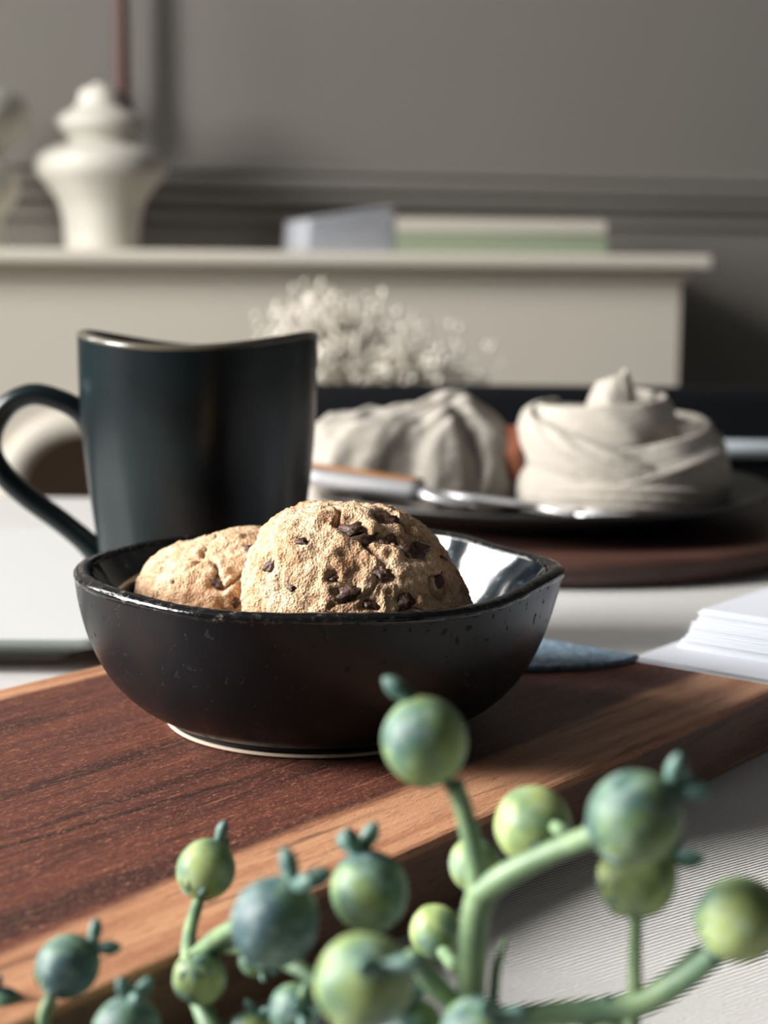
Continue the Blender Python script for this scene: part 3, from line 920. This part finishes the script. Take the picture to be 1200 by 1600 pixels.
# tail: a crumpled sheet fanning out of the ring to the left
rc_ = at_y(806, 706, 0.905)
lx = rc_.x - nc.x
GU, GV = 70, 60
vs, fs = [], []
span = (806 - 480) * ns + 0.012
for i in range(GU + 1):
    s = i / GU
    prof = np.interp(s, [0, .10, .22, .30, .42, .60, .80, 1.0], [0.036, 0.048, 0.058, 0.060, 0.052, 0.049, 0.044, 0.026])
    half = np.interp(s, [0, .15, .35, .7, 1.0], [0.015, 0.030, 0.045, 0.050, 0.040])
    for j in range(GV + 1):
        t = j / GV * 2 - 1
        y = t * half
        env = max(0.0, 1 - abs(t) ** 2.6)
        ph = t * 6.5 + s * 3.2
        rd = lambda f1, f2, sd_: 1 - 2.2 * abs(noise.noise(Vector((s * f1 + t * f2, t * f1 * 0.45 - s * 0.6, sd_))))
        fold = 0.0075 * rd(3.2, 1.6, 2.3) * (0.5 + 0.5 * s) + 0.0034 * rd(7.0, 3.4, 7.1)
        z_ = prof * env ** 0.7 + (fold - 0.004) * env ** 0.5
        x_ = lx - span * s - 0.006 * math.sin(t * 5 + s * 4) * s
        y += 0.005 * math.sin(s * 9 + t * 3) + 0.003 * noise.noise(Vector((s * 9, t * 4, 1)))
        # lower skirt: pinched deep valley just left of the ring
        z_ -= 0.014 * math.exp(-((s - 0.22 - 0.20 * (t + 0.6)) / 0.05) ** 2) * math.exp(-((t + 0.62) / 0.35) ** 2)
        vs.append((x_, y, max(z_, 0.0009)))
for i in range(GU):
    for j in range(GV):
        fs.append((i * (GV + 1) + j, (i + 1) * (GV + 1) + j, (i + 1) * (GV + 1) + j + 1, i * (GV + 1) + j + 1))
o = mesh_obj('tail', vs, fs, M['linen'], nap); solid(o, 0.0016)
# ring
rg = empty('napkin_ring', (rc_.x - 0.001, 0.905, PT + 0.0222)); rg.rotation_euler = (0, PI / 2, R(-10))
tag(rg, 'reddish wooden ring gathering the linen napkin', 'napkin ring')
vs, fs = lathe([(0.0182, -0.0065), (0.0208, -0.0070), (0.0216, -0.004), (0.0218, 0.0), (0.0216, 0.004), (0.0208, 0.0070), (0.0182, 0.0065), (0.0178, 0.0), (0.0182, -0.0065)], 48)
mesh_obj('hoop', vs, fs, M['ringwood'], rg)

# ------------------------------------------------------------------ cutlery on the plate rim
def strip(name, centre, widths, thick, mat, parent, org, updir=Vector((0, 0, 1))):
    """flat bar along centre (world points) with a half width and thickness per point"""
    P = [Vector(p) for p in centre]; n_ = len(P)
    vs, fs = [], []
    K = 12
    for i, p in enumerate(P):
        t = (P[min(i + 1, n_ - 1)] - P[max(i - 1, 0)]).normalized()
        sd = t.cross(updir).normalized(); nn = sd.cross(t).normalized()
        th = thick[i] if hasattr(thick, '__len__') else thick
        for k in range(K):
            a_ = 2 * PI * k / K
            vs.append(p - org + sd * widths[i] * math.cos(a_) + nn * th * math.sin(a_))
    for i in range(n_ - 1):
        for k in range(K):
            k2 = (k + 1) % K
            fs.append((i * K + k, i * K + k2, (i + 1) * K + k2, (i + 1) * K + k))
    fs.append(tuple(reversed(range(K)))); fs.append(tuple((n_ - 1) * K + k for k in range(K)))
    return mesh_obj(name, vs, fs, mat, parent)
# knife: handle to the left with wooden scale, blade towards the rosette
ka, kb = at_y(440, 738, 0.852), at_y(662, 770, 0.836)
kc = at_y(742, 792, 0.828)
kn = empty('table_knife', ka); tag(kn, 'steel table knife with wooden-backed handle lying on the plate rim', 'knife')
hpts = [ka.lerp(kb, t) for t in (0, .03, .3, .6, .9, 1)]
strip('handle', hpts, [.004, .0055, .0062, .0062, .0056, .0045], 0.0050, M['steel'], kn, ka)
strip('handle_scale', [p + Vector((0, 0.0045, 0.0040)) for p in hpts], [.003, .0048, .0054, .0054, .0048, .003], 0.0026, M['knifewood'], kn, ka)
bl_ = [kb.lerp(kc, t) for t in (0, .15, .5, .8, 1)]
strip('blade', bl_, [.0052, .0078, .0088, .0070, .0015], [0.0034, 0.0022, .0018, .0014, .0008], M['steel'], kn, ka)
# fork: head resting in front of the rosette, tines to the right
fa, fb, fc_ = at_y(690, 772, 0.850), at_y(800, 786, 0.842), at_y(890, 798, 0.836)
fk = empty('fork', fa); tag(fk, 'steel fork lying on the plate in front of the rosette', 'fork')
strip('handle', [fa, fa.lerp(fb, .5), fb, fb.lerp(fc_, .5)], [.0030, .0034, .0030, .0034], 0.0018, M['steel'], fk, fa)
strip('head', [fb.lerp(fc_, .45), fb.lerp(fc_, .7), fc_, fc_.lerp(at_y(925, 800, 0.834), .5)], [.0035, .0082, .0104, .0104], 0.0014, M['steel'], fk, fa)
dirf = (fc_ - fb).normalized(); sdf = dirf.cross(Vector((0, 0, 1))).normalized()
for k in range(4):
    o_ = sdf * (k - 1.5) * 0.0058
    st = fc_ + o_ + dirf * 0.004
    strip('tine', [st, st + dirf * 0.014 + Vector((0, 0, -0.0006)), st + dirf * 0.030 + Vector((0, 0, 0.0006)), st + dirf * 0.041 + Vector((0, 0, 0.0024))], [.0016, .0016, .0014, .0006], [.0012, .0012, .001, .0005], M['steel'], fk, fa)

# ------------------------------------------------------------------ pale slab plate at the far left of the table
pr = on_z(0, 1001, 0.013)
sx, sy = -0.32, pr.y
ps = empty('serving_slab', (sx, sy + 0.13, 0.0006)); tag(ps, 'pale stoneware serving slab with grey-green edge at the left of the mug', 'platter')
x1_ = on_z(166, 1001, 0.013).x - sx
pts = []
for cx, cy, a0 in ((x1_ - 0.008, 0.122, 0), (-0.112, 0.122, 90), (-0.112, -0.122, 180), (x1_ - 0.008, -0.122, 270)):
    for k in range(7):
        t = R(a0 + 15 * k); pts.append((cx + 0.008 * math.cos(t), cy + 0.008 * math.sin(t)))
cxm = (x1_ - 0.12) / 2
def inset(d): return [(x - math.copysign(d, x - cxm), y - math.copysign(d, y)) for x, y in pts]
vs, fs = [], []
lay = [(0.018, 0.0), (0.0165, 0.003), (0.003, 0.0085), (0.0, 0.0105), (0.0005, 0.0120), (0.002, 0.0125)]
for d, z_ in lay: vs += [(x, y, z_) for x, y in inset(d)]
n_ = len(pts)
for i in range(len(lay) - 1):
    for k in range(n_):
        k2 = (k + 1) % n_
        fs.append((i * n_ + k, i * n_ + k2, (i + 1) * n_ + k2, (i + 1) * n_ + k))
fs.append(tuple(reversed(range(n_))))
mesh_obj('rim', vs, fs, M['stone_edge'], ps, smooth=False)
b = poly_prism(inset(0.0022), 0.0110, 0.0127, 0.0003, 1)
bm_obj('top', b, M['palestone'], ps)

# ------------------------------------------------------------------ book of loose white pages behind the board end
pa = on_z(1060, 1006, 0.0215)
bk = empty('open_book', (0, 0, 0)); tag(bk, 'white book with fanned pages lying behind the end of the cutting board', 'book')
le0 = ee + 0.0025
ln1 = on_z(985, 1026, 0.0205).dot(N)
bk.location = E * le0 + N * ln1; bk.rotation_euler = (0, 0, math.atan2(E.y, E.x))
# local x along E (away), local y along N (towards the left); the book extends to -y (right)
BL, BWd = 0.20, 0.17
bm_obj('cover', box_bm(0, BL, -BWd, 0, 0.0006, 0.0030, 0.0008), M['paper'], bk)
bm_obj('page_block', box_bm(0.0012, BL - 0.002, -BWd, -0.0015, 0.0031, 0.0196, 0.0003), M['paper_edges'], bk)
bm_obj('page', box_bm(0.0004, BL - 0.002, -BWd, -0.0004, 0.0197, 0.0202, 0.0), M['paper'], bk)
oe, on_ = pa.dot(E) - le0, pa.dot(N) - ln1
rnd = random.Random(5)
NP = 15
for k in range(NP):
    z_ = 0.0203 + k * 0.00094
    q = k / (NP - 1)
    dx, dy = oe + q * 0.0045 + rnd.uniform(-.0009, .0009), on_ - q * 0.0062 + rnd.uniform(-.0006, .0006)
    bm_obj('page', box_bm(dx, BL - 0.004, -BWd + 0.002, dy, z_, z_ + 0.00066, 0.0), M['paper'], bk)

# ------------------------------------------------------------------ black chair at the far side of the table
CY = 1.25
ct = at_y(700, 606, CY); clx = at_y(330, 640, CY).x; crx = at_y(1560, 640, CY).x
ch = empty('dining_chair', ((clx + crx) / 2, CY, FZ)); tag(ch, 'black padded chair with added white highlight bar across its back, behind the plate', 'chair')
hwid = (crx - clx) / 2; zt = ct.z - FZ
bm_obj('backrest', box_bm(-hwid, hwid, 0.0, 0.045, zt - 0.36, zt, 0.010, 4), M['leather'], ch, smooth=True)
zb_ = at_y(1160, 700, CY).z - FZ
vs, fs = tube([Vector((-hwid + 0.02, -0.006, zb_)), Vector((0, -0.006, zb_)), Vector((hwid - 0.02, -0.006, zb_))], 0.0066, 16)  # added bar: a bright highlight band given as white paint
o = mesh_obj('highlight_bar', vs, fs, M['bar_glint'], ch); o['label'] = 'white bar standing in for a gloss highlight on the backrest'
bm_obj('seat', box_bm(-hwid - 0.01, hwid + 0.01, -0.08, 0.40, 0.40, 0.47, 0.015, 3), M['leather'], ch, smooth=True)
for sx_ in (-1, 1):
    for y_ in (-0.04, 0.36):
        vs, fs = tube([Vector((sx_ * (hwid - 0.02), y_, 0.0)), Vector((sx_ * (hwid - 0.025), y_, 0.405))], [0.013, 0.017], 14)
        mesh_obj('leg', vs, fs, M['lacquer'], ch)

# ------------------------------------------------------------------ dried white flowers in a floor vase, between chair and mantel
FY = 1.72
fp = at_y(590, 640, FY)
va = empty('floor_vase', (fp.x, FY, FZ)); tag(va, 'tall floor vase behind the chair, holding dried white flowers', 'vase')
vh = 0.70
vs, fs = lathe([tuple(p) for p in spline([(0.0005, 0.0), (0.085, 0.0), (0.095, 0.02), (0.12, 0.2), (0.115, 0.42), (0.075, 0.60), (0.055, 0.66), (0.062, vh), (0.056, vh), (0.050, 0.66), (0.068, 0.60), (0.108, 0.42), (0.112, 0.2), (0.088, 0.03), (0.0005, 0.025)], 4)], 48)
mesh_obj('body', vs, fs, M['ceramic'], va)
fl = empty('dried_flowers', (fp.x, FY, FZ + vh - 0.12)); tag(fl, 'frothy bunch of dried off-white flowers in front of the mantel', 'flowers')
rnd = random.Random(12)
tops = []
for k in range(46):
    u = rnd.uniform(468, 712)
    hi = np.interp(u, [468, 500, 530, 570, 610, 660, 712], [520, 496, 494, 520, 556, 552, 585])
    v = hi + abs(rnd.gauss(0, 26))
    p = at_y(u, min(v, 612), FY + rnd.uniform(-0.06, 0.06)) - Vector((fp.x, FY, FZ + vh - 0.12))
    tops.append(p)
sv, sf = [], []
bmf = bmesh.new()
for p in tops:
    mid = Vector((p.x * 0.3, p.y * 0.3, p.z * 0.55))
    pth = [Vector(q) for q in spline([(p.x * 0.02, p.y * 0.02, -0.05), tuple(mid), tuple(p)], 5)]
    v_, f_ = tube(pth, 0.0012, 5)
    n0 = len(sv); sv += v_; sf += [tuple(i + n0 for i in f) for f in f_]
    for _ in range(46):
        q = p + Vector((rnd.gauss(0, .019), rnd.gauss(0, .017), rnd.gauss(0, .016)))
        bmesh.ops.create_icosphere(bmf, subdivisions=1, radius=rnd.uniform(.002, .0042), matrix=Matrix.Translation(q))
mesh_obj('stalks', sv, sf, M['dstem'], fl)['kind'] = 'stuff'
bm_obj('blossoms', bmf, M['flower'], fl)['kind'] = 'stuff'

# ------------------------------------------------------------------ berry sprigs in the foreground
def berry_mesh():
    bm = bmesh.new(); bmesh.ops.create_uvsphere(bm, u_segments=40, v_segments=26, radius=1)
    for v in bm.verts:
        a_ = math.atan2(v.co.y, v.co.x); z_ = v.co.z
        k = 1 + 0.035 * math.cos(5 * a_) * (1 - z_ * z_) * (0.4 + 0.6 * max(z_, 0))
        pinch = 1 - 0.06 * max(0, z_) ** 3
        v.co = Vector((v.co.x * k * pinch, v.co.y * k * pinch, z_ * 1.06 + (0.02 if z_ > .95 else 0)))
    me = bpy.data.meshes.new('berry'); bm.to_mesh(me); bm.free()
    me.polygons.foreach_set('use_smooth', [True] * len(me.polygons)); me.materials.append(M['berry'])
    return me
BME = berry_mesh()
def club_mesh():
    vs, fs = lathe([(0.10, -0.08), (0.18, 0.02), (0.17, 0.14), (0.20, 0.28), (0.235, 0.46), (0.19, 0.66), (0.10, 0.80), (0.02, 0.86)], 12, close_bottom=True, close_top=True)
    me = bpy.data.meshes.new('style'); me.from_pydata(vs, [], fs); me.update()
    me.polygons.foreach_set('use_smooth', [True] * len(me.polygons)); me.materials.append(M['sepal'])
    return me
CME = club_mesh()
def sepal_mesh():
    vs, fs = [], []
    for i in range(9):
        s = i / 8
        w = 0.34 * math.sin(PI * (0.12 + 0.88 * s)) ** 0.8 * (1 - s * 0.25)
        for j in range(5):
            t = j / 4 * 2 - 1
            vs.append((t * w, 0.12 + 0.62 * math.sin(s * 1.1) + 0.05 * t * t, -1.02 + 0.62 * s * s + 0.10 * s))
    for i in range(8):
        for j in range(4):
            a_ = i * 5 + j; fs.append((a_, a_ + 1, a_ + 6, a_ + 5))
    n0 = len(vs)
    vs += [(x * .96, y + .05, z - .02) for x, y, z in vs]
    fs += [tuple(reversed([i + n0 for i in f])) for f in fs]
    for i in range(8):
        for a_, b_ in ((i * 5, (i + 1) * 5), ((i + 1) * 5 + 4, i * 5 + 4)): fs.append((b_, a_, a_ + n0, b_ + n0))
    me = bpy.data.meshes.new('sepal'); me.from_pydata(vs, [], fs); me.update()
    me.polygons.foreach_set('use_smooth', [True] * len(me.polygons)); me.materials.append(M['sepal'])
    return me
SME = sepal_mesh()
rnd = random.Random(21)
# how blue (1) or lime (0) each berry is
BLUE = {(106, 1510): 0.9, (4, 1582): 0.85, (198, 1612): 0.75, (322, 1358): 0.3, (430, 1440): 0.95, (312, 1528): 0.4, (577, 1392): 0.6, (568, 1535): 0.35, (462, 1578): 0.7,
        (664, 1158): 0.2, (742, 1350): 0.12, (834, 1290): 0.25, (992, 1278): 0.55, (996, 1372): 0.15, (1156, 1436): 0.25, (682, 1456): 0.3}
def sprig(label, base, berries, stems, loose=()):
    root = empty('berry_sprig', base)
    tag(root, label, 'berry sprig', 'green berry sprigs in the foreground')
    inv = Vector(base)
    for bi in berries:
        u, v, d, D, (tx, ty, tz) = bi[:5]
        styles = bi[5] if len(bi) > 5 else 2
        p = at_y(u, v, D); r = d / 2 / F * depth(p)
        # tip direction: tx to the right, ty up in the picture, tz towards the viewer
        ax = (RIGHT * tx + UP * ty - FWD * tz).normalized()
        o = link('berry', BME, None, root)
        o.location = p - inv; o.scale = (r, r, r)
        bz = BLUE.get((u, v), 0.5); o.color = (bz, bz, bz, 1)
        o.rotation_mode = 'QUATERNION'
        o.rotation_quaternion = ax.to_track_quat('Z', 'Y') @ Quaternion((0, 0, 1), rnd.uniform(0, 6.28))
        for k in range(styles):
            a_ = 2 * PI * k / max(styles, 1) + rnd.uniform(-.3, .3)
            c_ = link('style', CME, None, o)
            c_.location = (0.06 * math.cos(a_), 0.06 * math.sin(a_), 1.00)
            c_.rotation_euler = (0, R(42 + rnd.uniform(-10, 10)), a_)
        for k in range(4):
            c_ = link('sepal', SME, None, o); c_.rotation_euler = (0, 0, k * PI / 2 + rnd.uniform(-.2, .2)); c_.scale = (1, 1.05, 1)
    for st in stems:
        pts_ = [at_y(*s[:3]) - inv for s in st]
        w = [s[3] / 2 / F * depth(at_y(*s[:3])) for s in st]
        sp_ = spline([(*p, q) for p, q in zip(pts_, w)], 6)
        vs, fs = tube([Vector(s[:3]) for s in sp_], [max(s[3], 0.0004) for s in sp_], 12)
        mesh_obj('stem', vs, fs, M['stem'], root)
    return root

# left: three berries low at the corner
sprig('sprig of three teal-green berries low in the left corner', at_y(80, 1690, 0.275),
      [(106, 1510, 98, 0.278, (0.75, 0.55, -0.2), 2), (4, 1582, 76, 0.285, (-0.3, 0.9, 0.1), 2), (198, 1612, 108, 0.270, (0.2, 0.9, 0.3), 3)],
      [[(85, 1700, .278, 22), (68, 1600, .278, 20), (78, 1562, .278, 22)], [(85, 1700, .285, 18), (30, 1660, .286, 18), (6, 1620, .285, 18)], [(85, 1700, .285, 18), (150, 1690, .276, 18), (190, 1665, .270, 20)]])
# middle left
sprig('sprig of green berries left of centre, with one round berry held high', at_y(360, 1690, 0.265),
      [(322, 1358, 92, 0.318, (0.35, 0.75, -0.6), 2), (430, 1440, 138, 0.262, (0.45, 0.85, 0.2), 3), (312, 1528, 84, 0.288, (0.2, -0.5, -0.6), 0),
       (577, 1392, 122, 0.272, (-0.25, 0.95, -0.1), 3), (568, 1535, 152, 0.232, (0.35, 0.5, 0.8), 2), (462, 1578, 84, 0.270, (0.3, 0.2, 0.9), 3), (640, 1622, 120, 0.262, (-0.2, 0.9, 0.3), 2), (395, 1612, 70, 0.285, (0.2, 0.8, 0.4), 2), (398, 1500, 50, 0.285, (0.4, -0.3, 0.4), 2)],
      [[(380, 1720, .275, 36), (330, 1610, .285, 34), (298, 1520, .296, 28), (296, 1460, .306, 22), (312, 1402, .316, 18)],
       [(300, 1500, .298, 26), (340, 1464, .285, 26), (385, 1440, .270, 26)],
       [(300, 1490, .300, 16), (372, 1480, .285, 22), (440, 1500, .270, 24), (520, 1560, .262, 26), (560, 1720, .255, 30)],
       [(540, 1640, .258, 24), (590, 1520, .268, 22), (582, 1448, .272, 22)],
       [(550, 1690, .250, 24), (560, 1640, .236, 24), (566, 1605, .232, 24)],
       [(480, 1540, .266, 16), (470, 1560, .268, 16)], [(370, 1482, .285, 14), (385, 1490, .285, 14)], [(296, 1500, .298, 16), (304, 1512, .292, 14)]])
# right: the tall branching sprig
sprig('tall branching sprig at the right, its topmost berry standing before the bowl', at_y(800, 1690, 0.265),
      [(664, 1158, 134, 0.262, (-0.25, 0.95, 0.1), 1), (742, 1350, 82, 0.300, (-0.1, 0.95, -0.2), 2), (834, 1290, 122, 0.284, (-0.2, 0.6, -0.7), 0),
       (992, 1278, 146, 0.246, (0.75, 0.55, -0.1), 3), (996, 1372, 122, 0.262, (0.8, 0.45, -0.2), 2), (1156, 1436, 132, 0.252, (0.8, 0.35, 0.1), 2), (682, 1456, 82, 0.296, (-0.4, 0.7, -0.5), 0), (745, 1618, 120, 0.250, (0.4, 0.6, 0.6), 2), (955, 1622, 96, 0.262, (0.2, 0.9, 0.2), 2)],
      [[(735, 1720, .262, 50), (735, 1560, .262, 46), (742, 1440, .262, 46), (752, 1400, .262, 48)],
       [(750, 1415, .262, 42), (742, 1340, .262, 34), (726, 1270, .262, 30), (708, 1222, .262, 32)],
       [(745, 1400, .262, 44), (800, 1362, .258, 38), (870, 1328, .254, 34), (935, 1302, .248, 34)],
       [(872, 1330, .254, 24), (884, 1306, .266, 22), (868, 1292, .278, 22)],
       [(745, 1405, .266, 24), (740, 1392, .288, 20), (742, 1384, .296, 18)],
       [(735, 1520, .262, 28), (712, 1510, .276, 24), (692, 1486, .292, 22)],
       [(735, 1600, .262, 44), (860, 1586, .262, 40), (985, 1572, .260, 42), (1060, 1535, .258, 40), (1120, 1490, .254, 36)],
       [(992, 1570, .260, 26), (992, 1500, .261, 22), (994, 1425, .262, 22)],
       [(1000, 1562, .260, 26), (1050, 1525, .262, 24), (1096, 1484, .264, 22)],
       [(985, 1572, .260, 30), (985, 1640, .258, 34), (960, 1720, .256, 40)],
       [(735, 1590, .260, 24), (680, 1540, .256, 36), (640, 1490, .254, 26)],
       [(770, 1570, .262, 18), (776, 1510, .264, 16), (790, 1466, .266, 8)]])
